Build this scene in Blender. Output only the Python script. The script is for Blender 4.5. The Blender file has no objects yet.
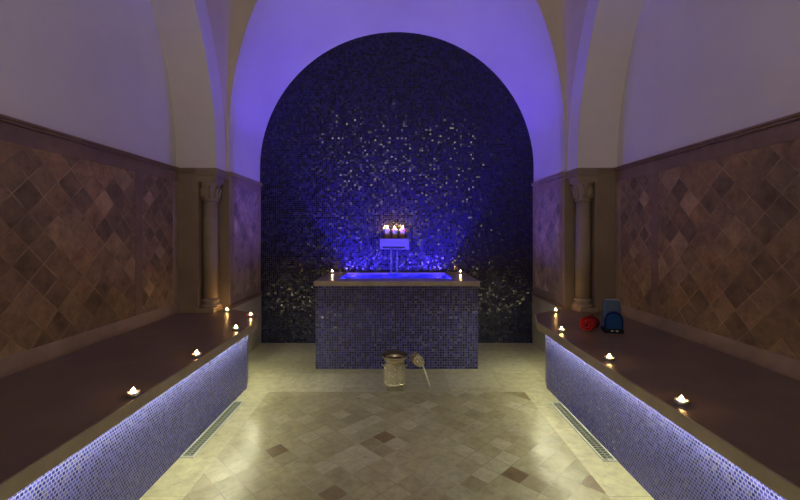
import bpy, bmesh, math, random
from mathutils import Vector, Matrix
random.seed(7)
sc = bpy.context.scene
COL = sc.collection
PI = math.pi

# ------------------------------------------------------------------ sizes (metres)
EYE = 1.35
YB = 4.91          # back (mosaic) wall
YA = 4.00          # mouth of the alcove
YJ = 3.776         # pier face that looks into the room
XA = 1.68          # alcove half width
XS = 1.705         # face of the side arches
XW = 2.08          # recessed side walls
YC = 1.356         # centre of the square room
RI, RO = 2.42, 2.644
ZC = 1.96          # top of the stone cladding
ZSLAB, TSLAB = 0.595, 0.06
YF = YC - RO       # wall behind the photographer
XB = 1.305          # mosaic bench faces

# ------------------------------------------------------------------ mesh helpers
def link(name, bm, mat, parent=None, smooth=False, bevel=0.0, loc=None):
    bmesh.ops.recalc_face_normals(bm, faces=bm.faces)
    me = bpy.data.meshes.new(name); bm.to_mesh(me); bm.free()
    o = bpy.data.objects.new(name, me); COL.objects.link(o)
    me.materials.append(mat)
    if smooth:
        for p in me.polygons: p.use_smooth = True
    if parent: o.parent = parent
    if loc: o.location = loc
    if bevel:
        m = o.modifiers.new('bevel', 'BEVEL'); m.width = bevel; m.segments = 3; m.limit_method = 'ANGLE'
    return o

def box(bm, x0, x1, y0, y1, z0, z1):
    v = [bm.verts.new(p) for p in ((x0,y0,z0),(x1,y0,z0),(x1,y1,z0),(x0,y1,z0),(x0,y0,z1),(x1,y0,z1),(x1,y1,z1),(x0,y1,z1))]
    for f in ((0,3,2,1),(4,5,6,7),(0,1,5,4),(1,2,6,5),(2,3,7,6),(3,0,4,7)):
        bm.faces.new([v[i] for i in f])
    return bm

def boxes(*bs):
    bm = bmesh.new()
    for b in bs: box(bm, *b)
    return bm

def prism(poly, z0, z1, bm=None):
    bm = bm or bmesh.new()
    a = [bm.verts.new((x, y, z0)) for x, y in poly]
    b = [bm.verts.new((x, y, z1)) for x, y in poly]
    n = len(poly)
    bm.faces.new(a[::-1]); bm.faces.new(b)
    for i in range(n):
        j = (i+1) % n
        bm.faces.new((a[i], a[j], b[j], b[i]))
    return bm

def ring(o, i, lo, hi, axes='xyz', bm=None):
    """rectangular frame: o, i = (u0,u1,v0,v1); extruded lo..hi along the third axis"""
    bm = bm or bmesh.new()
    def P(u, v, w):
        return {'xyz': (u, v, w), 'xzy': (u, w, v), 'yzx': (w, u, v)}[axes]
    def rect(r, w): return [bm.verts.new(P(u, v, w)) for u, v in ((r[0],r[2]),(r[1],r[2]),(r[1],r[3]),(r[0],r[3]))]
    oa, ob, ia, ib = rect(o, lo), rect(o, hi), rect(i, lo), rect(i, hi)
    for k in range(4):
        j = (k+1) % 4
        bm.faces.new((oa[k], oa[j], ob[j], ob[k])); bm.faces.new((ia[k], ia[j], ib[j], ib[k]))
        bm.faces.new((oa[k], oa[j], ia[j], ia[k])); bm.faces.new((ob[k], ob[j], ib[j], ib[k]))
    return bm

def lathe(profile, seg=40, bm=None, squash=None):
    """profile: (r, z) list, closed onto the axis where r == 0"""
    bm = bm or bmesh.new()
    rows = []
    for r, z in profile:
        if r < 1e-6:
            rows.append([bm.verts.new((0, 0, z))])
        else:
            rows.append([bm.verts.new((r*math.cos(2*PI*k/seg), r*math.sin(2*PI*k/seg), z)) for k in range(seg)])
    for a, b in zip(rows, rows[1:]):
        for k in range(seg):
            j = (k+1) % seg
            if len(a) == 1 and len(b) == 1: continue
            if len(a) == 1: bm.faces.new((a[0], b[j], b[k]))
            elif len(b) == 1: bm.faces.new((a[k], a[j], b[0]))
            else: bm.faces.new((a[k], a[j], b[j], b[k]))
    return bm

def tube(pts, rad, seg=10, bm=None):
    bm = bm or bmesh.new()
    pts = [Vector(p) for p in pts]
    rows = []
    for i, p in enumerate(pts):
        t = (pts[min(i+1, len(pts)-1)] - pts[max(i-1, 0)]).normalized()
        up = Vector((0,0,1)) if abs(t.z) < .9 else Vector((1,0,0))
        a = t.cross(up).normalized(); b = t.cross(a)
        r = rad[i] if isinstance(rad, (list, tuple)) else rad
        rows.append([bm.verts.new(p + a*r*math.cos(2*PI*k/seg) + b*r*math.sin(2*PI*k/seg)) for k in range(seg)])
    for x, y in zip(rows, rows[1:]):
        for k in range(seg):
            j = (k+1) % seg
            bm.faces.new((x[k], x[j], y[j], y[k]))
    bm.faces.new(rows[0][::-1]); bm.faces.new(rows[-1])
    return bm

def mirror(bm, s):
    if s > 0:      # everything on the side walls is drawn at -x; s > 0 flips it to the right
        bmesh.ops.transform(bm, matrix=Matrix.Diagonal((-1, 1, 1, 1)), verts=bm.verts)
    return bm

def thing(name, label, cat, loc=(0,0,0), rot=(0,0,0), group=None):
    o = bpy.data.objects.new(name, None); COL.objects.link(o)
    o.empty_display_size = .05
    o.location = loc; o.rotation_euler = rot
    o['label'] = label; o['category'] = cat
    if group: o['group'] = group
    return o

def struct(name, bm, mat, **k):
    o = link(name, bm, mat, **k); o['kind'] = 'structure'; return o

# ------------------------------------------------------------------ material helpers
class NT:
    def __init__(self, name):
        self.m = bpy.data.materials.new(name); self.m.use_nodes = True
        self.t = self.m.node_tree
        self.b = self.t.nodes['Principled BSDF']
    def n(self, kind, **k):
        nd = self.t.nodes.new(kind)
        for a, v in k.items(): setattr(nd, a, v)
        return nd
    def l(self, a, b): self.t.links.new(a, b)
    def put(self, sock, v):
        if isinstance(v, bpy.types.NodeSocket): self.l(v, sock)
        else: sock.default_value = v
    def math(self, op, a, b=None, c=None):
        nd = self.n('ShaderNodeMath', operation=op)
        self.put(nd.inputs[0], a)
        if b is not None: self.put(nd.inputs[1], b)
        if c is not None: self.put(nd.inputs[2], c)
        return nd.outputs[0]
    def vmath(self, op, a, b=None, scale=None):
        nd = self.n('ShaderNodeVectorMath', operation=op)
        self.put(nd.inputs[0], a)
        if b is not None: self.put(nd.inputs[1], b)
        if scale is not None: self.put(nd.inputs['Scale'], scale)
        return nd.outputs[0]
    def obj(self):
        return self.n('ShaderNodeTexCoord').outputs['Object']
    def sep(self, v):
        nd = self.n('ShaderNodeSeparateXYZ'); self.l(v, nd.inputs[0]); return nd.outputs
    def comb(self, x, y, z=0.0):
        nd = self.n('ShaderNodeCombineXYZ')
        for s, v in zip(nd.inputs, (x, y, z)): self.put(s, v)
        return nd.outputs[0]
    def noise(self, vec, scale, detail=4, rough=.55):
        nd = self.n('ShaderNodeTexNoise'); self.l(vec, nd.inputs['Vector'])
        nd.inputs['Scale'].default_value = scale; nd.inputs['Detail'].default_value = detail
        nd.inputs['Roughness'].default_value = rough
        return nd.outputs[0]
    def ramp(self, f, stops, interp='LINEAR'):
        nd = self.n('ShaderNodeValToRGB'); self.l(f, nd.inputs[0])
        cr = nd.color_ramp; cr.interpolation = interp
        while len(cr.elements) < len(stops): cr.elements.new(.5)
        for e, (p, c) in zip(cr.elements, stops):
            e.position = p; e.color = (*c, 1)
        return nd.outputs[0]
    def mix(self, f, a, b, mode='MIX'):
        nd = self.n('ShaderNodeMix', data_type='RGBA', blend_type=mode)
        self.put(nd.inputs[0], f); 
        for s, v in ((nd.inputs[6], a), (nd.inputs[7], b)):
            if isinstance(v, tuple): v = (*v, 1) if len(v) == 3 else v
            self.put(s, v)
        return nd.outputs[2]
    def white(self, vec):
        nd = self.n('ShaderNodeTexWhiteNoise', noise_dimensions='3D'); self.l(vec, nd.inputs['Vector'])
        return nd.outputs['Value'], nd.outputs['Color']
    def grid(self, u, v, su, sv, gap, diag=False, stagger=False, soft=.25):
        """tile mask (1 tile, 0 joint), cell vector"""
        if diag:
            a = self.math('MULTIPLY', self.math('ADD', u, v), .70711)
            b = self.math('MULTIPLY', self.math('SUBTRACT', u, v), .70711)
            u, v = a, b
        u = self.math('DIVIDE', u, su); v = self.math('DIVIDE', v, sv)
        fv = self.math('FLOOR', v)
        if stagger:
            u = self.math('ADD', u, self.math('MULTIPLY', self.math('FLOORED_MODULO', fv, 2.0), .5))
        fu = self.math('FLOOR', u)
        def edge(x, s):
            fr = self.math('SUBTRACT', x, self.math('FLOOR', x))
            d = self.math('MULTIPLY', self.math('MINIMUM', fr, self.math('SUBTRACT', 1.0, fr)), s)   # metres from the joint
            nd = self.n('ShaderNodeMapRange', interpolation_type='SMOOTHSTEP')
            self.l(d, nd.inputs[0]); nd.inputs[1].default_value = gap*.5*(1-soft); nd.inputs[2].default_value = gap*.5*(1+soft)
            return nd.outputs[0]
        m = self.math('MULTIPLY', edge(u, su), edge(v, sv))
        return m, self.comb(fu, fv, 0.0)
    def bump(self, h, strength=.3, dist=.01, normal=None):
        nd = self.n('ShaderNodeBump'); self.l(h, nd.inputs['Height'])
        nd.inputs['Strength'].default_value = strength; nd.inputs['Distance'].default_value = dist
        if normal is not None: self.l(normal, nd.inputs['Normal'])
        return nd.outputs[0]
    def set(self, **k):
        for a, v in k.items():
            s = self.b.inputs[a.replace('_', ' ')]
            if isinstance(v, tuple) and len(v) == 3 and s.type == 'RGBA': v = (*v, 1)
            self.put(s, v)
        return self

def plain(name, col, rough=.5, metal=0.0, **k):
    t = NT(name); t.set(Base_Color=col, Roughness=rough, Metallic=metal, **k); return t.m

def emit(name, col, strength):
    t = NT(name); t.set(Base_Color=(0,0,0), Emission_Color=col, Emission_Strength=strength); return t.m

def mat_plaster(name='painted plaster', tint=(1,1,1)):
    t = NT(name); o = t.obj()
    n = t.noise(o, 1.6, 6); n2 = t.noise(o, 22, 4)
    c = t.ramp(n, [(.3, (.66,.63,.58)), (.7, (.74,.71,.66))])
    c = t.mix(1.0, c, tint, 'MULTIPLY')
    t.set(Base_Color=c, Roughness=.9, Normal=t.bump(n2, .12, .01), Specular_IOR_Level=.2)
    return t.m

def mat_mosaic(name, axes, size, stops, grout, gap, tilt, rough, stagger=False, spec=.5):
    t = NT(name); x = t.sep(t.obj())
    u, v = x[axes[0]], x[axes[1]]
    m, cell = t.grid(u, v, size, size, gap, stagger=stagger)
    val, colr = t.white(cell)
    tile = t.ramp(val, stops, 'CONSTANT')
    col = t.mix(m, grout, tile)
    geo = t.n('ShaderNodeNewGeometry').outputs['Normal']
    rnd = t.vmath('SUBTRACT', colr, (.5,.5,.5))
    rnd = t.vmath('SCALE', rnd, scale=t.math('MULTIPLY', m, tilt))
    nrm = t.vmath('NORMALIZE', t.vmath('ADD', geo, rnd))
    r = t.math('ADD', t.math('MULTIPLY', t.math('SUBTRACT', 1.0, m), .8-rough), rough)
    t.set(Base_Color=col, Roughness=r, Specular_IOR_Level=spec, Normal=t.bump(m, .25, .002, nrm))
    return t.m

BLUES = [(0,(.014,.010,.08)),(.2,(.026,.02,.15)),(.42,(.045,.036,.22)),(.6,(.015,.012,.07)),(.76,(.07,.06,.27)),(.9,(.11,.10,.22)),(.96,(.024,.025,.27))]
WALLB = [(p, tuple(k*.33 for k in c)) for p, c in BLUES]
BENCHB = [(0,(.03,.03,.22)),(.2,(.07,.07,.36)),(.42,(.10,.10,.46)),(.62,(.035,.035,.2)),(.78,(.13,.13,.5)),(.9,(.16,.16,.30)),(.96,(.06,.08,.5))]

def mat_dado(name, size, axes, base):
    t = NT(name); x = t.sep(t.obj()); o = t.obj()
    m, cell = t.grid(x[axes[0]], x[axes[1]], size, size, .006, diag=True)
    val, _ = t.white(cell)
    b = base
    tile = t.ramp(val, [(0, tuple(c*.6 for c in b)), (.35, tuple(c*.85 for c in b)), (.6, b), (.8, (b[0]*1.08, b[1]*.95, b[2]*.85)), (.93, tuple(c*1.2 for c in b)), (1, tuple(c*1.6 for c in b))])
    off = t.vmath('ADD', o, t.vmath('SCALE', cell, scale=3.7))
    n = t.noise(off, 9, 8, .7); n2 = t.noise(off, 40, 5)
    vein = t.ramp(n, [(.3, (.55,.52,.50)), (.5, (1,1,1)), (.7, (1.5,1.42,1.3))])
    tile = t.mix(1.0, tile, vein, 'MULTIPLY')
    big = t.ramp(t.noise(o, 1.3, 5, .6), [(.35,(.78,.78,.74)),(.65,(1.18,1.16,1.12))])
    jn = t.noise(o, 7, 4)
    jc = t.ramp(jn, [(.4,(b[0]*.8,b[1]*.8,b[2]*.8)),(.62,(b[0]*1.6,b[1]*1.6,b[2]*1.55))])
    col = t.mix(1.0, t.mix(m, jc, tile), big, 'MULTIPLY')
    h = t.math('ADD', t.math('MULTIPLY', m, .6), t.math('MULTIPLY', n2, .4))
    t.set(Base_Color=col, Roughness=.5, Specular_IOR_Level=.35, Normal=t.bump(h, .35, .004))
    return t.m

def mat_stone(name, base, scale=4, rough=.5, var=.25):
    t = NT(name); o = t.obj()
    n = t.noise(o, scale, 8, .62); n2 = t.noise(o, scale*12, 5)
    c = t.ramp(n, [(.3, tuple(k*(1-var) for k in base)), (.52, base), (.72, tuple(min(1, k*(1+var)) for k in base))])
    t.set(Base_Color=c, Roughness=rough, Specular_IOR_Level=.4, Normal=t.bump(n2, .15, .004))
    return t.m

def mat_floor():
    t = NT('travertine floor tiles'); o = t.obj(); x = t.sep(o)
    md, cd = t.grid(x[0], x[1], .117, .117, .0048, diag=True)
    ms, cs = t.grid(x[0], t.math('ADD', x[1], .11), .46, .36, .004)
    inside = t.math('MULTIPLY', t.math('LESS_THAN', t.math('ABSOLUTE', x[0]), 1.085), t.math('LESS_THAN', x[1], 3.40))
    vd, _ = t.white(cd); vs, _ = t.white(t.vmath('ADD', cs, (71.0, 13.0, 5.0)))
    B = (.40,.36,.21)
    td = t.ramp(vd, [(0,(.17,.115,.05)),(.013,(.24,.17,.085)),(.022,(.33,.29,.165)),(.3,(.38,.34,.20)),(.6,B),(.85,(.42,.39,.25)),(1,(.49,.46,.31))])
    ts = t.ramp(vs, [(0,(.44,.41,.26)),(.5,(.51,.48,.31)),(1,(.57,.54,.37))])
    tile = t.mix(inside, ts, td)
    cell = t.vmath('ADD', t.vmath('SCALE', cd, scale=inside), t.vmath('SCALE', cs, scale=t.math('SUBTRACT', 1.0, inside)))
    off = t.vmath('ADD', o, t.vmath('SCALE', cell, scale=2.3))
    n = t.noise(off, 16, 8, .72); n2 = t.noise(off, 60, 5)
    tile = t.mix(1.0, tile, t.ramp(n, [(.3,(.70,.69,.64)),(.5,(1,1,1)),(.7,(1.25,1.24,1.2))]), 'MULTIPLY')
    m = t.math('ADD', t.math('MULTIPLY', md, inside), t.math('MULTIPLY', ms, t.math('SUBTRACT', 1.0, inside)))
    jc = t.ramp(t.noise(o, 2.6, 5), [(.42,(.27,.23,.14)),(.62,(.50,.45,.29))])
    wash = t.ramp(t.noise(o, 1.1, 5, .6), [(.35,(.86,.84,.80)),(.65,(1.1,1.1,1.08))])
    col = t.mix(1.0, t.mix(m, jc, tile), wash, 'MULTIPLY')
    r = t.ramp(n, [(.3,(.27,.27,.27)),(.7,(.33,.33,.33))])
    _, rc = t.white(cell)
    geo = t.n('ShaderNodeNewGeometry').outputs['Normal']
    nrm = t.vmath('NORMALIZE', t.vmath('ADD', geo, t.vmath('SCALE', t.vmath('SUBTRACT', rc, (.5,.5,.5)), scale=.08)))
    h = t.math('ADD', t.math('MULTIPLY', m, .7), t.math('MULTIPLY', n2, .25))
    t.set(Base_Color=col, Roughness=r, Specular_IOR_Level=.5, Normal=t.bump(h, .4, .004, nrm))
    return t.m

M = dict(
    plaster=mat_plaster(),
    plaster_less_blue=mat_plaster('plaster tinted for weaker blue light', (.88,.82,.62)),  # warm tint paints in the weaker blue light on the pendentives
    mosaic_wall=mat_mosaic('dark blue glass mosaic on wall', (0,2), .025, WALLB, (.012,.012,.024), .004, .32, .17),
    mosaic_basin=mat_mosaic('dark blue glass mosaic on basin', (0,2), .025, BLUES, (.11,.11,.15), .0045, .26, .13),
    mosaic_bench=mat_mosaic('blue glass mosaic on bench', (1,2), 0.016, [(p, (c[0]*.8, c[1]*.74, min(.75, c[2]*.98))) for p, c in BENCHB], (.23,.23,.47), .0036, .30, .2, stagger=True),
    mosaic_side=mat_mosaic('dark blue glass mosaic on basin side', (1,2), .025, BLUES, (.11,.11,.15), .0045, .26, .13),
    dado=mat_dado('brown marble diamond tiles', .138, (1,2), (.285,.20,.105)),
    dado_alcove=mat_dado('pale marble diamond tiles', .125, (1,2), (.40,.33,.26)),
    dado_end=mat_dado('small marble diamond tiles', .105, (1,2), (.29,.21,.115)),
    band=mat_stone('brown marble border', (.23,.155,.10), 5, .45),
    band_light=mat_stone('tan marble border', (.33,.25,.175), 5, .45),
    stone=mat_stone('tan limestone', (.26,.205,.14), 3, .6, .15),
    column=mat_stone('pale limestone', (.31,.25,.175), 4, .55, .15),
    base_stone=mat_stone('cream travertine', (.52,.46,.33), 4, .5, .15),
    slab=mat_stone('brown marble bench slab', (.20,.15,.105), 3, .36, .2),
    lit_edge=mat_stone('tan bench edge painted as lit', (.38,.31,.19), 5, .45, .15),  # lighter tone paints in the light on the slab edge
    rim=mat_stone('beige marble rim', (.42,.36,.24), 6, .22, .2),
    floor=mat_floor(),
    steel=plain('satin steel', (.66,.66,.62), .55, .3),
    drain_dark=plain('dark drain grate', (.24,.26,.21), .5, .2),
    shade_plate=plain('black shade under grate', (.01,.01,.01), .9),
    led=emit('white strip light', (.98,1.0,.66), 54.0),
    pool_led=emit('blue underwater light', (.03,.10,1.0), 2.2),
    pool_strip=emit('blue strip light', (.125,.06,1.0), 3300.0), pool_strip_front=emit('soft blue strip light', (.125,.06,1.0), 1500.0),
    flame=emit('candle flame', (1.0,.54,.18), 150.0),
    flame_big=emit('pillar candle flame', (1.0,.55,.20), 560.0),
    wick=plain('charred wick', (.02,.015,.01), .9),
    alu=plain('aluminium cup', (.75,.73,.70), .35, 1.0),
)

def mat_wax():
    t = NT('cream wax'); t.set(Base_Color=(.85,.74,.56), Roughness=.45, Subsurface_Weight=.6, Subsurface_Scale=.03)
    t.b.inputs['Subsurface Radius'].default_value = (1.0,.5,.25); return t.m
M['wax'] = mat_wax()

# ------------------------------------------------------------------ the setting
struct('floor', boxes((-2.4,2.4, YF-.2, YB+.2, -.12, 0)), M['floor'])
struct('wall_back', boxes((-1.95,1.95, YB, YB+.16, 0, 4.95)), M['mosaic_wall'])
struct('wall_front', boxes((-2.4,2.4, YF-.16, YF, 0, 4.95)), M['plaster'])

def arch_alcove(th):            # front arch of the alcove (stilted) and its back arch
    return (Vector((-1.68*math.cos(th), YA, 2.29+2.5*math.sin(th))),
            Vector((-1.68*math.cos(th), YB, 2.136+1.68*math.sin(th))))

# the vault of the alcove, the pendentives, the crown
bm = bmesh.new()
rows = []
N = 72
params = [(0, k/4) for k in range(4)] + [(PI*k/N, 1) for k in range(N+1)] + [(PI, 1-(k+1)/4) for k in range(4)]
for th, f in params:
    a, b = arch_alcove(th)
    if f < 1:
        a.z = ZC-.03 + (a.z-ZC+.03)*f; b.z = ZC-.03 + (b.z-ZC+.03)*f
    rows.append([bm.verts.new(a.lerp(b, k/8)) for k in range(9)])
for p, q in zip(rows, rows[1:]):
    for k in range(8): bm.faces.new((p[k], p[k+1], q[k+1], q[k]))
struct('ceiling_vault', bm, M['plaster'], smooth=True)

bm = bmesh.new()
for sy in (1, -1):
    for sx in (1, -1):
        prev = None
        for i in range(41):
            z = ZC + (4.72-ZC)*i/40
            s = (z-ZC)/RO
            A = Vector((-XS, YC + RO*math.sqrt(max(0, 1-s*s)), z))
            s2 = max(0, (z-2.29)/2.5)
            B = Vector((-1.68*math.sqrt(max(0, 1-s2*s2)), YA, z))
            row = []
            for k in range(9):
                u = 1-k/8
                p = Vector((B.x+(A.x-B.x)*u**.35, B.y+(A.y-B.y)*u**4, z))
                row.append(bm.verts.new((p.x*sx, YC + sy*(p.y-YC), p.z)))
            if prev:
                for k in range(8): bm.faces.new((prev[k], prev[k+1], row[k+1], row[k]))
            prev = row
struct('ceiling_pendentives', bm, M['plaster_less_blue'], smooth=True)
struct('ceiling', boxes((-2.4,2.4, YF-.16, YB+.16, 4.72, 4.9)), M['plaster'])

for s, side in ((-1, 'left'), (1, 'right')):
    struct('wall_'+side, mirror(boxes((-XW-.18, -XW, YF, YB, 0, 4.9)), s), M['plaster'])
    # arch over the side wall: soffit and face, with straight legs down to the cladding
    bm = bmesh.new(); prev = None
    pr = [(0, -.03)] + [(PI*k/80, None) for k in range(81)] + [(PI, -.03)]
    for th, dz in pr:
        z = ZC + (dz if dz is not None else 0)
        c, sn = math.cos(th), math.sin(th)
        row = [bm.verts.new(p) for p in ((-XW-.02, YC+RI*c, z+RI*sn), (-XS, YC+RI*c, z+RI*sn), (-XS, YC+RO*c, z+RO*sn))]
        if prev:
            for k in range(2): bm.faces.new((prev[k], prev[k+1], row[k+1], row[k]))
        prev = row
    a = struct('trim_arch_'+side, mirror(bm, s), M['plaster'], smooth=True)
    m = a.modifiers.new('edges', 'EDGE_SPLIT'); m.split_angle = math.radians(40)
    # stone pier with a rebate for the corner column, running on as the alcove side wall
    pier = [(-XW-.1, YJ), (-1.875, YJ), (-1.875, YA), (-XA, YA), (-XA, YB), (-XW-.1, YB)]
    struct('wall_pier_'+side, mirror(prism(pier, 0, ZC), s), M['stone'])
    front = [(-XW-.1, 2*YC-YJ), (-XS, 2*YC-YJ), (-XS, YF), (-XW-.1, YF)]
    struct('wall_front_pier_'+side, mirror(prism(front, 0, ZC), s), M['stone'])
    # impost block over the column
    struct('trim_impost_'+side, mirror(boxes((-1.90, -XS+.012, YJ-.012, YA+.01, 1.885, ZC+.004)), s), M['stone'], bevel=.006)
    # cladding of the side wall: main diamond field, borders, end field
    y0, y1 = 2*YC-YJ+.003, YJ-.003
    ZT = ZC-.04
    struct('trim_dado_field_'+side, mirror(boxes((-XW-.02, -XW+.014, y0, 3.16, ZSLAB+.10, ZT-.085)), s), M['dado'])
    struct('trim_dado_end_'+side, mirror(boxes((-XW-.02, -XW+.014, 3.245, y1-.08, ZSLAB+.10, ZT-.085)), s), M['dado_end'])
    struct('trim_dado_border_'+side, mirror(boxes((-XW-.02, -XW+.018, y0, y1, ZT-.085, ZT), (-XW-.02, -XW+.018, 3.16, 3.245, ZSLAB+.1, ZT-.085)), s), M['band'], bevel=.003)
    struct('trim_dado_jamb_'+side, mirror(boxes((-XW-.02, -XW+.018, y1-.08, y1, ZSLAB+.10, ZT-.085)), s), M['band_light'], bevel=.003)
    struct('baseboard_'+side, mirror(boxes((-XW-.02, -XW+.02, y0, y1, ZSLAB-.05, ZSLAB+.10)), s), M['band_light'], bevel=.003)
    # cornice mouldings
    def moulding(x0, x1, ya, yb, out):
        return [(x0, x1+.016, ya, yb, ZT-.004, ZT+.012), (x0, x1+.030, ya, yb, ZT+.012, ZT+.028), (x0, x1+.040, ya, yb, ZT+.028, ZC+.004)]
    struct('trim_cornice_'+side, mirror(boxes(*moulding(-XW-.02, -XW+.004, y0, y1, 0)), s), M['band'], bevel=.005)
    jb = [(-XW+.001, -1.90, YJ-p, YJ+.02, za, zb) for p, za, zb in ((.008, ZT-.004, ZT+.012), (.014, ZT+.012, ZT+.028), (.02, ZT+.028, ZC+.004))]
    struct('trim_jamb_cornice_'+side, mirror(boxes(*jb), s), M['stone'], bevel=.004)
    struct('trim_alcove_cornice_'+side, mirror(boxes((-XA-.02, -XA+.012, YA-.004, YB-.001, ZT-.03, ZT), (-XA-.02, -XA+.028, YA-.008, YB-.001, ZT, ZC+.004)), s), M['band_light'], bevel=.006)
    # alcove cladding
    struct('trim_alcove_field_'+side, mirror(boxes((-XA-.02, -XA+.006, YA+.10, YB-.07, .70, ZT-.085)), s), M['dado_alcove'])
    struct('trim_alcove_border_'+side, mirror(ring((YA+.004, YB-.001, .63, ZT-.03), (YA+.10, YB-.07, .70, ZT-.085), -XA-.02, -XA+.012, 'yzx'), s), M['band_light'], bevel=.004)
    struct('trim_alcove_ledge_'+side, mirror(boxes((-XA-.02, -XA+.03, YA+.004, YB-.001, .59, .63)), s), M['band'], bevel=.008)
    struct('baseboard_alcove_'+side, mirror(boxes((-XA-.02, -XA+.016, YA+.002, YB-.001, 0, .59)), s), M['base_stone'])

# ------------------------------------------------------------------ corner columns
def column(s, label):
    t = thing('stone_column', label, 'column', (s*1.80, 3.868, ZSLAB), group='corner columns flanking the mosaic arch')
    H = 1.885-ZSLAB
    bm = boxes((-.098,.072,-.098,.098, 0, .045))if s < 0 else boxes((-.072,.098,-.098,.098, 0, .045))
    link('plinth', bm, M['column'], t, bevel=.006)
    link('base', lathe([(0,.045),(.088,.045),(.094,.058),(.088,.072),(.076,.078),(.073,.09),(.080,.10),(.082,.112),(.074,.122),(.068,.13),(0,.13)]), M['column'], t, smooth=True)
    zc = H-.235
    link('shaft', lathe([(0,.128),(.068,.128),(.067,.5),(.064,zc),(0,zc)]), M['column'], t, smooth=True)
    cap = link('capital', lathe([(0,zc),(.066,zc),(.074,zc+.008),(.074,zc+.02),(.066,zc+.028),(.066,zc+.06),(.070,zc+.10),(.079,zc+.14),(.092,zc+.172),(.094,zc+.18),(0,zc+.18)]), M['column'], t, smooth=True)
    # leaves carved round the bell of the capital
    bm = bmesh.new()
    for k in range(8):
        a = 2*PI*k/8 + PI/8
        ca, sa = math.cos(a), math.sin(a)
        tube([(.066*ca,.066*sa,zc+.03),(.074*ca,.074*sa,zc+.075),(.083*ca,.083*sa,zc+.12),(.098*ca,.098*sa,zc+.150),(.100*ca,.100*sa,zc+.138)], [.016,.017,.014,.010,.005], 8, bm)
    lv = link('leaf_carving', bm, M['column'], cap, smooth=True); lv['kind'] = 'stuff'
    bm = boxes((-.098,.090,-.094,.098, zc+.18, zc+.205), (-.098,.094,-.098,.098, zc+.205, H)) if s < 0 else boxes((-.090,.098,-.094,.098, zc+.18, zc+.205), (-.094,.098,-.098,.098, zc+.205, H))
    link('abacus', bm, M['column'], t, bevel=.004)
column(-1, 'slim stone corner column on the left with a lit tealight at its foot')
column(1, 'slim stone corner column on the right, behind the red towel roll and blue bag')

# ------------------------------------------------------------------ benches
def bench(s, label):
    t = thing('stone_bench', label, 'bench', (s*1.65, 1.2, 0), group='mosaic fronted benches along the side walls')
    def loc(bm):
        mirror(bm, s)
        bmesh.ops.translate(bm, vec=(-s*1.65, -1.2, 0), verts=bm.verts); return bm
    y0 = 2*YC-YJ+.004
    zb = ZSLAB-TSLAB
    body = [(-XB-.012, y0), (-XB-.012, 3.485), (-1.372, 3.674), (-1.61, 3.90), (-XA-.005, 3.985), (-1.868, 3.985), (-1.868, YJ-.006), (-XW+.026, YJ-.006), (-XW+.026, y0)]
    link('body', loc(prism(body, .001, zb)), M['base_stone'], t)
    face = [(-XB, y0), (-XB, 3.48), (-1.362, 3.668), (-1.3705, 3.673), (-XB-.0105, 3.485), (-XB-.0105, y0)]
    link('mosaic_front', loc(prism(face, .001, zb-.001)), M['mosaic_bench'], t)
    slab = [(-1.2005, y0), (-1.2005, 3.402), (-1.3005, 3.731), (-1.6055, 3.9395), (-XA-.005, 3.99), (-1.868, 3.99), (-1.868, YJ-.006), (-XW+.026, YJ-.006), (-XW+.026, y0)]
    link('slab', loc(prism(slab, zb, ZSLAB)), M['slab'], t)
    lit_lip = [(-1.187, y0), (-1.187, 3.40), (-1.29, 3.74), (-1.60, 3.95), (-1.605, 3.940), (-1.300, 3.7315), (-1.200, 3.402), (-1.200, y0)]  # strip added along the slab so its edge looks lit
    link('lit_edge', loc(prism(lit_lip, zb, ZSLAB)), M['lit_edge'], t, bevel=.004)['label'] = 'front edge of the slab, lighter tan painted in as light'
    strip = [(-1.250, y0+.05), (-1.250, 3.42), (-1.325, 3.715), (-1.600, 3.925), (-1.600, 3.900), (-1.342, 3.703), (-1.268, 3.42), (-1.268, y0+.05)]
    link('light_strip', loc(prism(strip, zb-.0075, zb-.001)), M['led'], t)
bench(-1, 'long mosaic-fronted bench along the left wall with five tealights')
bench(1, 'long mosaic-fronted bench along the right wall holding the blue bag')

# ------------------------------------------------------------------ floor drains
def drain(x0, x1, y0, y1, label):
    cx, cy = (x0+x1)/2, (y0+y1)/2
    t = thing('floor_drain', label, 'drain', (cx, cy, 0), group='long grated drains beside the benches')
    hx, hy = (x1-x0)/2, (y1-y0)/2
    link('shade_plate', boxes((-hx+.004, hx-.004, -hy+.004, hy-.004, .0004, .0012)), M['shade_plate'], t)  # flat black plate, painted shade of the hollow under the grate
    link('frame', ring((-hx, hx, -hy, hy), (-hx+.010, hx-.010, -hy+.010, hy-.010), .0005, .008), M['steel'], t)
    bm = bmesh.new()
    n = 30
    for k in range(n):
        y = -hy+.012 + (2*hy-.024)*(k+.5)/n
        w = .006
        box(bm, -hx+.007, hx-.007, y-w, y+w, .0015, .006)
    box(bm, -.004, .004, -hy+.007, hy-.007, .0015, .0061)
    link('grate', bm, M['drain_dark'], t)
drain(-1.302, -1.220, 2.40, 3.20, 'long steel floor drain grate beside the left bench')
drain(1.220, 1.302, 2.36, 3.18, 'long steel floor drain grate beside the right bench')

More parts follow.
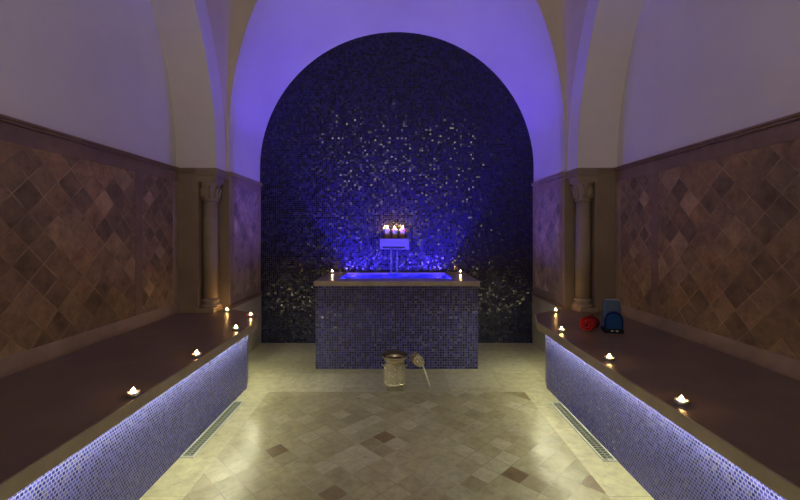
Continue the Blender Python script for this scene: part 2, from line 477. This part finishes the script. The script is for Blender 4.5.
# ------------------------------------------------------------------ basin
t = thing('mosaic_basin', 'square mosaic water basin with beige rim in front of the arch', 'basin', (0, 4.44, 0))
y0, y1 = 3.97-4.44, YB-.002-4.44
op = (-.60, .58, 4.20-4.44, 4.80-4.44)
o_ = (-.80, .80, y0, y1)
link('body', ring(o_, (op[0]-.02, op[1]+.02, op[2]-.02, op[3]+.02), .001, .824), M['mosaic_basin'], t)
bm = boxes((-.812,-.8005, y0, y1, .001, .824), (.8005,.812, y0, y1, .001, .824))
link('mosaic_side', boxes((-.806,-.8002, y0+.001, y1, .002, .823)), M['mosaic_side'], t)
link('mosaic_side', boxes((.8002,.806, y0+.001, y1, .002, .823)), M['mosaic_side'], t)
link('rim', ring((-.822, .822, y0-.022, y1), op, .824, .874), M['rim'], t, bevel=.006)
link('lining', ring((op[0]-.001, op[1]+.001, op[2]-.001, op[3]+.001), (op[0]+.004, op[1]-.004, op[2]+.0003, op[3]-.004), .7895, .866), plain('navy basin lining', (.01,.025,.22), .3), t)
link('underwater_light', boxes((op[0]-.015, op[1]+.015, op[2]-.015, op[3]+.015, .775, .79)), M['pool_led'], t)
link('light_strip', boxes((op[0]+.02, op[1]-.02, op[2]+.0005, op[2]+.0065, .7902, .7914)), M['pool_strip_front'], t)
for xa in (op[0]+.05, op[1]-.056):
    link('light_strip', boxes((xa, xa+.006, 4.24-4.44, 4.60-4.44, .7902, .7914)), M['pool_strip'], t)
# water surface with small ripples
bm = bmesh.new(); nx, ny = 70, 36
g = [[None]*(ny+1) for _ in range(nx+1)]
for i in range(nx+1):
    for j in range(ny+1):
        x = op[0]-.001 + (op[1]-op[0]+.002)*i/nx; y = op[2]-.001 + (op[3]-op[2]+.002)*j/ny
        r = math.hypot(x+.03, y-.22)
        z = .861 + .0022*math.sin(42*r)*math.exp(-2.2*r) + .0012*math.sin(17*x+9*y)
        g[i][j] = bm.verts.new((x, y, z))
for i in range(nx):
    for j in range(ny): bm.faces.new((g[i][j], g[i+1][j], g[i+1][j+1], g[i][j+1]))
w = NT('clear basin water')
tr = w.n('ShaderNodeBsdfTransparent'); tr.inputs[0].default_value = (.80,.88,1,1)
gl = w.n('ShaderNodeBsdfGlossy'); gl.inputs['Roughness'].default_value = .03
fr = w.n('ShaderNodeFresnel'); fr.inputs['IOR'].default_value = 1.33
mx = w.n('ShaderNodeMixShader'); w.l(fr.outputs[0], mx.inputs[0]); w.l(tr.outputs[0], mx.inputs[1]); w.l(gl.outputs[0], mx.inputs[2])
w.l(mx.outputs[0], w.t.nodes['Material Output'].inputs['Surface'])
M['water'] = w.m
link('water', bm, M['water'], t, smooth=True)

# ------------------------------------------------------------------ spout
SX = -.028
t = thing('water_spout', 'white box spout on mosaic wall carrying three candles', 'spout', (SX, 4.80, 1.157))
link('housing', ring((-.17, .17, 0, .128), (-.142, .128, .016, .034), -.11, .108, 'xzy'), plain('pale grey stone spout', (.16,.16,.17), .3), t, bevel=.004)
link('slot_shade', boxes((-.141, .127, -.07, -.06, .0165, .0335)), plain('black slot shade', (.01,.01,.012), .5), t)  # near-black plate paints in the shade inside the slot
ws = NT('falling water')
tr = ws.n('ShaderNodeBsdfTransparent'); tr.inputs[0].default_value = (.75,.8,1,1)
gl = ws.n('ShaderNodeBsdfGlossy'); gl.inputs['Roughness'].default_value = .15
df = ws.n('ShaderNodeBsdfTranslucent'); df.inputs[0].default_value = (.8,.85,1,1)
m1 = ws.n('ShaderNodeMixShader'); m1.inputs[0].default_value = .5
ws.l(gl.outputs[0], m1.inputs[1]); ws.l(df.outputs[0], m1.inputs[2])
mx = ws.n('ShaderNodeMixShader'); mx.inputs[0].default_value = .4
ws.l(tr.outputs[0], mx.inputs[1]); ws.l(m1.outputs[0], mx.inputs[2])
ws.l(mx.outputs[0], ws.t.nodes['Material Output'].inputs['Surface'])
for dx, r in ((-.038, .016), (.032, .013)):
    pts = [(dx, -.105-.06*min(1, (k/14)**.55), .022-.31*(k/14)**1.25) for k in range(15)]
    link('water_stream', tube(pts, [r*(1-.25*k/14) for k in range(15)], 10), ws.m, t, smooth=True)

# ------------------------------------------------------------------ candles
def flame_bm(z, r, h):
    return lathe([(0,z),(r*.55,z+h*.08),(r,z+h*.28),(r*.8,z+h*.5),(r*.4,z+h*.76),(0,z+h)], 12)

def make_tealight():
    t = thing('tealight', '', 'candle')
    link('cup', lathe([(0,0),(.022,0),(.0235,.002),(.0235,.018),(.0228,.018),(.0225,.003),(0,.003)], 28), M['alu'], t, smooth=True)
    link('wax', lathe([(0,.0032),(.0222,.0032),(.0222,.0145),(.012,.0138),(0,.0132)], 28), M['wax'], t, smooth=True)
    link('wick', tube([(0,0,.013),(.0003,0,.0175),(.001,0,.0215)], .0009, 6), M['wick'], t)
    link('flame', flame_bm(.0165, .0078, .021), M['flame'], t, smooth=True)
    for ch in t.children: ch.scale = (1.2, 1.2, 1.0)
    return t
def copy_thing(o):
    c = o.copy(); COL.objects.link(c)
    for ch in list(o.children):
        d = ch.copy(); COL.objects.link(d); d.parent = c
        for gch in list(ch.children):
            e = gch.copy(); COL.objects.link(e); e.parent = d
    return c
TL = [
    (-1.225, 1.86, ZSLAB, 'lit tealight nearest the camera on the left bench', 'tealights on the left bench'),
    (-1.226, 2.45, ZSLAB, 'lit tealight on the left bench edge, second from the camera', 'tealights on the left bench'),
    (-1.255, 3.12, ZSLAB, 'lit tealight on the left bench edge, third from the camera', 'tealights on the left bench'),
    (-1.635, 3.85, ZSLAB, 'lit tealight at the foot of the left stone column', 'tealights on the left bench'),
    (-1.322, 3.62, ZSLAB, 'lit tealight on the far tip of the left bench, closest to the mosaic wall', 'tealights on the left bench'),
    (1.26, 1.77, ZSLAB, 'lit tealight nearest the camera on the right bench', 'tealights on the right bench'),
    (1.265, 2.38, ZSLAB, 'lit tealight on the right bench edge, second from the camera', 'tealights on the right bench'),
    (1.265, 3.07, ZSLAB, 'lit tealight on the right bench edge, left of the red towel roll', 'tealights on the right bench'),
    (1.52, 3.83, ZSLAB, 'lit tealight on the far end of the right bench beside the stone column', 'tealights on the right bench'),
    (-.765, 4.74, .874, 'lit tealight on the left end of the basin rim', 'tealights on the basin rim'),
    (.755, 4.74, .874, 'lit tealight on the right end of the basin rim', 'tealights on the basin rim'),
]
proto = make_tealight()
for i, (x, y, z, lab, grp) in enumerate(TL):
    o = proto if i == 0 else copy_thing(proto)
    o.location = (x, y, z+.0004); o.rotation_euler = (0, 0, i*.9)
    o['label'] = lab; o['group'] = grp

def make_pillar():
    t = thing('pillar_candle', '', 'candle')
    gm = NT('amber glass holder'); gm.set(Base_Color=(.30,.17,.08), Roughness=.25)
    link('holder', lathe([(0,0),(.030,0),(.0315,.004),(.0305,.045),(.0290,.045),(.0285,.006),(0,.006)], 28), gm.m, t, smooth=True)
    link('wax', lathe([(0,.0065),(.0275,.0065),(.0275,.118),(.0262,.1215),(.018,.119),(0,.116)], 28), M['wax'], t, smooth=True)
    link('wick', tube([(0,0,.115),(.0005,0,.122),(.0015,0,.127)], .0011, 6), M['wick'], t)
    link('flame', flame_bm(.122, .0075, .027), M['flame_big'], t, smooth=True)
    return t
proto = make_pillar()
for i, (x, lab) in enumerate(((-.114, 'leftmost of the three lit pillar candles on the white spout'),
                              (-.024, 'middle of the three lit pillar candles on the white spout'),
                              (.068, 'rightmost of the three lit pillar candles on the white spout'))):
    o = proto if i == 0 else copy_thing(proto)
    o.location = (x, 4.775, 1.2855); o.rotation_euler = (0, 0, i*1.3)
    o['label'] = lab; o['group'] = 'pillar candles on the spout'

# ------------------------------------------------------------------ bucket and scoop
def mat_hammered():
    t = NT('hammered brass'); o = t.obj()
    v = t.n('ShaderNodeTexVoronoi'); t.l(o, v.inputs['Vector']); v.inputs['Scale'].default_value = 75
    t.set(Base_Color=(.74,.68,.46), Metallic=.85, Roughness=.27, Normal=t.bump(v.outputs['Distance'], 1.0, .02))
    return t.m
M['brass'] = mat_hammered()
M['brass_smooth'] = plain('polished brass', (.86,.80,.58), .2, .9)
t = thing('metal_bucket', 'small footed metal bucket with flared rim in front of the basin', 'bucket', (-.018, 3.47, 0))
link('body', lathe([(0,.036),(.060,.036),(.086,.040),(.095,.050),(.0965,.060),(.0965,.165),(.095,.19),(.088,.212),(.084,.226),(.084,.24),(.080,.24),(.080,.05),(0,.046)], 48), M['brass'], t, smooth=True)
link('rim', lathe([(.080,.236),(.0845,.236),(.090,.255),(.106,.277),(.122,.291),(.123,.296),(.119,.296),(.102,.284),(.086,.262),(.080,.244),(.080,.236)], 48), M['brass_smooth'], t, smooth=True)
link('band', lathe([(.0965,.056),(.100,.058),(.100,.066),(.0965,.068)], 48), M['brass_smooth'], t, smooth=True)
link('inner_shade', lathe([(.1165,.2962),(.100,.2835),(.0855,.260),(.0795,.243),(.0793,.06),(0,.055)], 48), plain('dark shaded inside', (.10,.08,.05), .45, .6), t, smooth=True)  # dark inner skin paints in the shade inside the bucket
for k in range(3):
    a = -PI/2 + PI/3 + 2*PI*k/3
    f = lathe([(0,.0),(.011,.0),(.0125,.006),(.010,.018),(.013,.032),(.015,.042),(0,.042)], 14)
    link('foot', f, M['brass_smooth'], t, smooth=True, loc=(.068*math.cos(a), .068*math.sin(a), 0))
for k in (-1, 1):
    ear = tube([(k*.094, -.02, .205), (k*.108, -.014, .212), (k*.113, 0, .214), (k*.108, .014, .212), (k*.094, .02, .205)], .005, 8)
    link('ear', ear, M['brass_smooth'], t, smooth=True)

A = Vector((.292, 3.50, .004)); Bp = Vector((.226, 3.475, .200)); Cp = Vector((.142, 3.455, .292))
t = thing('metal_scoop', 'metal scoop with thin handle leaning beside the bucket', 'scoop', A)
ax = (Cp-Bp).normalized(); L = (Cp-Bp).length
bm = lathe([(0,0),(.016,.002),(.031,.012),(.042,.034),(.046,.062),(.047,L*.98),(.044,L*.98),(.043,.063),(.039,.036),(.031,.018),(0,.007)], 32)
q = Vector((0,0,1)).rotation_difference(ax).to_matrix().to_4x4()
bmesh.ops.transform(bm, matrix=Matrix.Translation(Bp-A) @ q, verts=bm.verts)
link('cup', bm, M['brass'], t, smooth=True)
hp = [(Bp-A).lerp(Vector((0,0,0)), k/40) for k in range(41)]
link('handle', tube(hp, [.0062 + .0015*math.sin(k*1.35) for k in range(41)], 8), plain('pale twisted brass', (.85,.80,.60), .4, .5), t, smooth=True)

# ------------------------------------------------------------------ towel and bag on the right bench
def cloth(name, col, rough=.95):
    t = NT(name); n = t.noise(t.obj(), 260, 3)
    t.set(Base_Color=col, Roughness=rough, Normal=t.bump(n, .5, .003), Specular_IOR_Level=.2); return t.m
red = cloth('red terry cloth', (.32,.016,.02))
t = thing('rolled_towel', 'small red rolled towel lying left of the blue bag', 'towel', (1.495, 3.09, ZSLAB+.001), (0,0,math.radians(42)))
bm = bmesh.new()
turns, seg = 2.4, 120
R0, R1 = .010, .053
prof = []
for k in range(seg+1):
    a = 2*PI*turns*k/seg; r = R0+(R1-R0)*k/seg
    prof.append((r, a + PI/2 - 2*PI*turns))
Lx = .068
def ringrow(off):
    return [[bm.verts.new((x, (r+off)*math.cos(a), .0580+(r+off)*math.sin(a))) for r, a in prof] for x in (-Lx, Lx)]
i_, o_ = ringrow(-.006), ringrow(.0045)
for k in range(seg):
    bm.faces.new((i_[0][k], i_[0][k+1], i_[1][k+1], i_[1][k])); bm.faces.new((o_[0][k], o_[0][k+1], o_[1][k+1], o_[1][k]))
    for e in (0, 1): bm.faces.new((i_[e][k], i_[e][k+1], o_[e][k+1], o_[e][k]))
for k in (0, seg): bm.faces.new((i_[0][k], i_[1][k], o_[1][k], o_[0][k]))
link('roll', bm, red, t, smooth=True)

bag_t = t = thing('blue_bag', 'small blue upright bag with dark piping at the column foot on right bench', 'bag', (1.648, 3.07, ZSLAB+.001), (0,0,math.radians(-14)))
bm = boxes((-.078,.078,-.05,.05, .0, .245))
for v in bm.verts:
    if v.co.z > .2: v.co.x *= .88; v.co.y *= .72
b_ = link('body', bm, cloth('pale steel blue fabric', (.085,.14,.23)), t, bevel=.022)
def arch_poly(w, h, n=20):
    p = [(-w, .02), (w, .02)]
    for k in range(n+1):
        a = PI*k/n
        p.append((w*math.cos(a), h-w*.9 + w*.9*math.sin(a)))
    return p
def arch_prism(w, h, ya, yb):
    bm = bmesh.new(); P = arch_poly(w, h)
    a = [bm.verts.new((x, ya, z)) for x, z in P]; b = [bm.verts.new((x, yb, z)) for x, z in P]
    bm.faces.new(a); bm.faces.new(b[::-1])
    for i in range(len(P)):
        j = (i+1) % len(P); bm.faces.new((a[i], a[j], b[j], b[i]))
    return bm
link('pocket', arch_prism(.066, .155, -.082, -.045), cloth('blue fabric', (.014,.065,.21)), t, bevel=.012)
pp = [(x*1.02, -.074, z+.002) for x, z in arch_poly(.068, .157)[1:]]
pp = [(pp[0][0], -.074, .012)] + pp + [(-pp[0][0], -.074, .012)]
link('piping', tube(pp, .0085, 8), cloth('navy piping', (.01,.015,.11)), t, smooth=True)
link('bottom_panel', boxes((-.082,.082,-.088,.055, .0, .036)), cloth('black fabric', (.012,.014,.02)), t, bevel=.012)
for dx in (-.018, .022):
    link('buckle', boxes((dx-.011, dx+.011, -.0925,-.087, .014, .024)), plain('white buckle', (.7,.7,.72), .4), t, bevel=.002)
link('top_seam', boxes((-.052,.052,-.012,.012, .24, .252)), cloth('pale grey webbing', (.30,.36,.46)), t, bevel=.004)

for ch in bag_t.children:
    ch.location = [c*.88 for c in ch.location]; ch.scale = (.84, .84, .98)

# ------------------------------------------------------------------ light, camera, colour
w = bpy.data.worlds.new('world'); sc.world = w; w.use_nodes = True
w.node_tree.nodes['Background'].inputs[0].default_value = (0,0,0,1)
def lamp(name, kind, loc, energy, col, size=.25, rot=(0,0,0)):
    l = bpy.data.lights.new(name, kind); l.energy = energy; l.color = col
    if kind == 'POINT': l.shadow_soft_size = size
    if kind == 'AREA': l.shape = 'DISK'; l.size = size
    o = bpy.data.objects.new(name, l); COL.objects.link(o); o.location = loc; o.rotation_euler = rot
    return o
lamp('warm_fill', 'AREA', (0, YF+.12, 2.35), 36, (1.0,.87,.70), 1.0, (math.radians(133), 0, 0))  # added warm fill behind the camera, no such lamp known there

cam = bpy.data.cameras.new('camera'); co = bpy.data.objects.new('camera', cam); COL.objects.link(co)
co.location = (0, 0, EYE); co.rotation_euler = (PI/2, 0, 0)
cam.sensor_width = 36; cam.lens = 18.0; cam.clip_start = .05
cam.shift_x = 3.2/800; cam.shift_y = -17/800
sc.camera = co

sc.view_settings.view_transform = 'Standard'
sc.view_settings.look = 'None'
sc.view_settings.gamma = 1.0
sc.view_settings.use_curve_mapping = False
sc.view_settings.exposure = 0.0
cy = sc.cycles
cy.max_bounces = 12; cy.diffuse_bounces = 7; cy.glossy_bounces = 4; cy.transparent_max_bounces = 12
cy.sample_clamp_indirect = 6.0; cy.blur_glossy = .5
cy.use_denoising = True
cy.caustics_reflective = False; cy.caustics_refractive = False
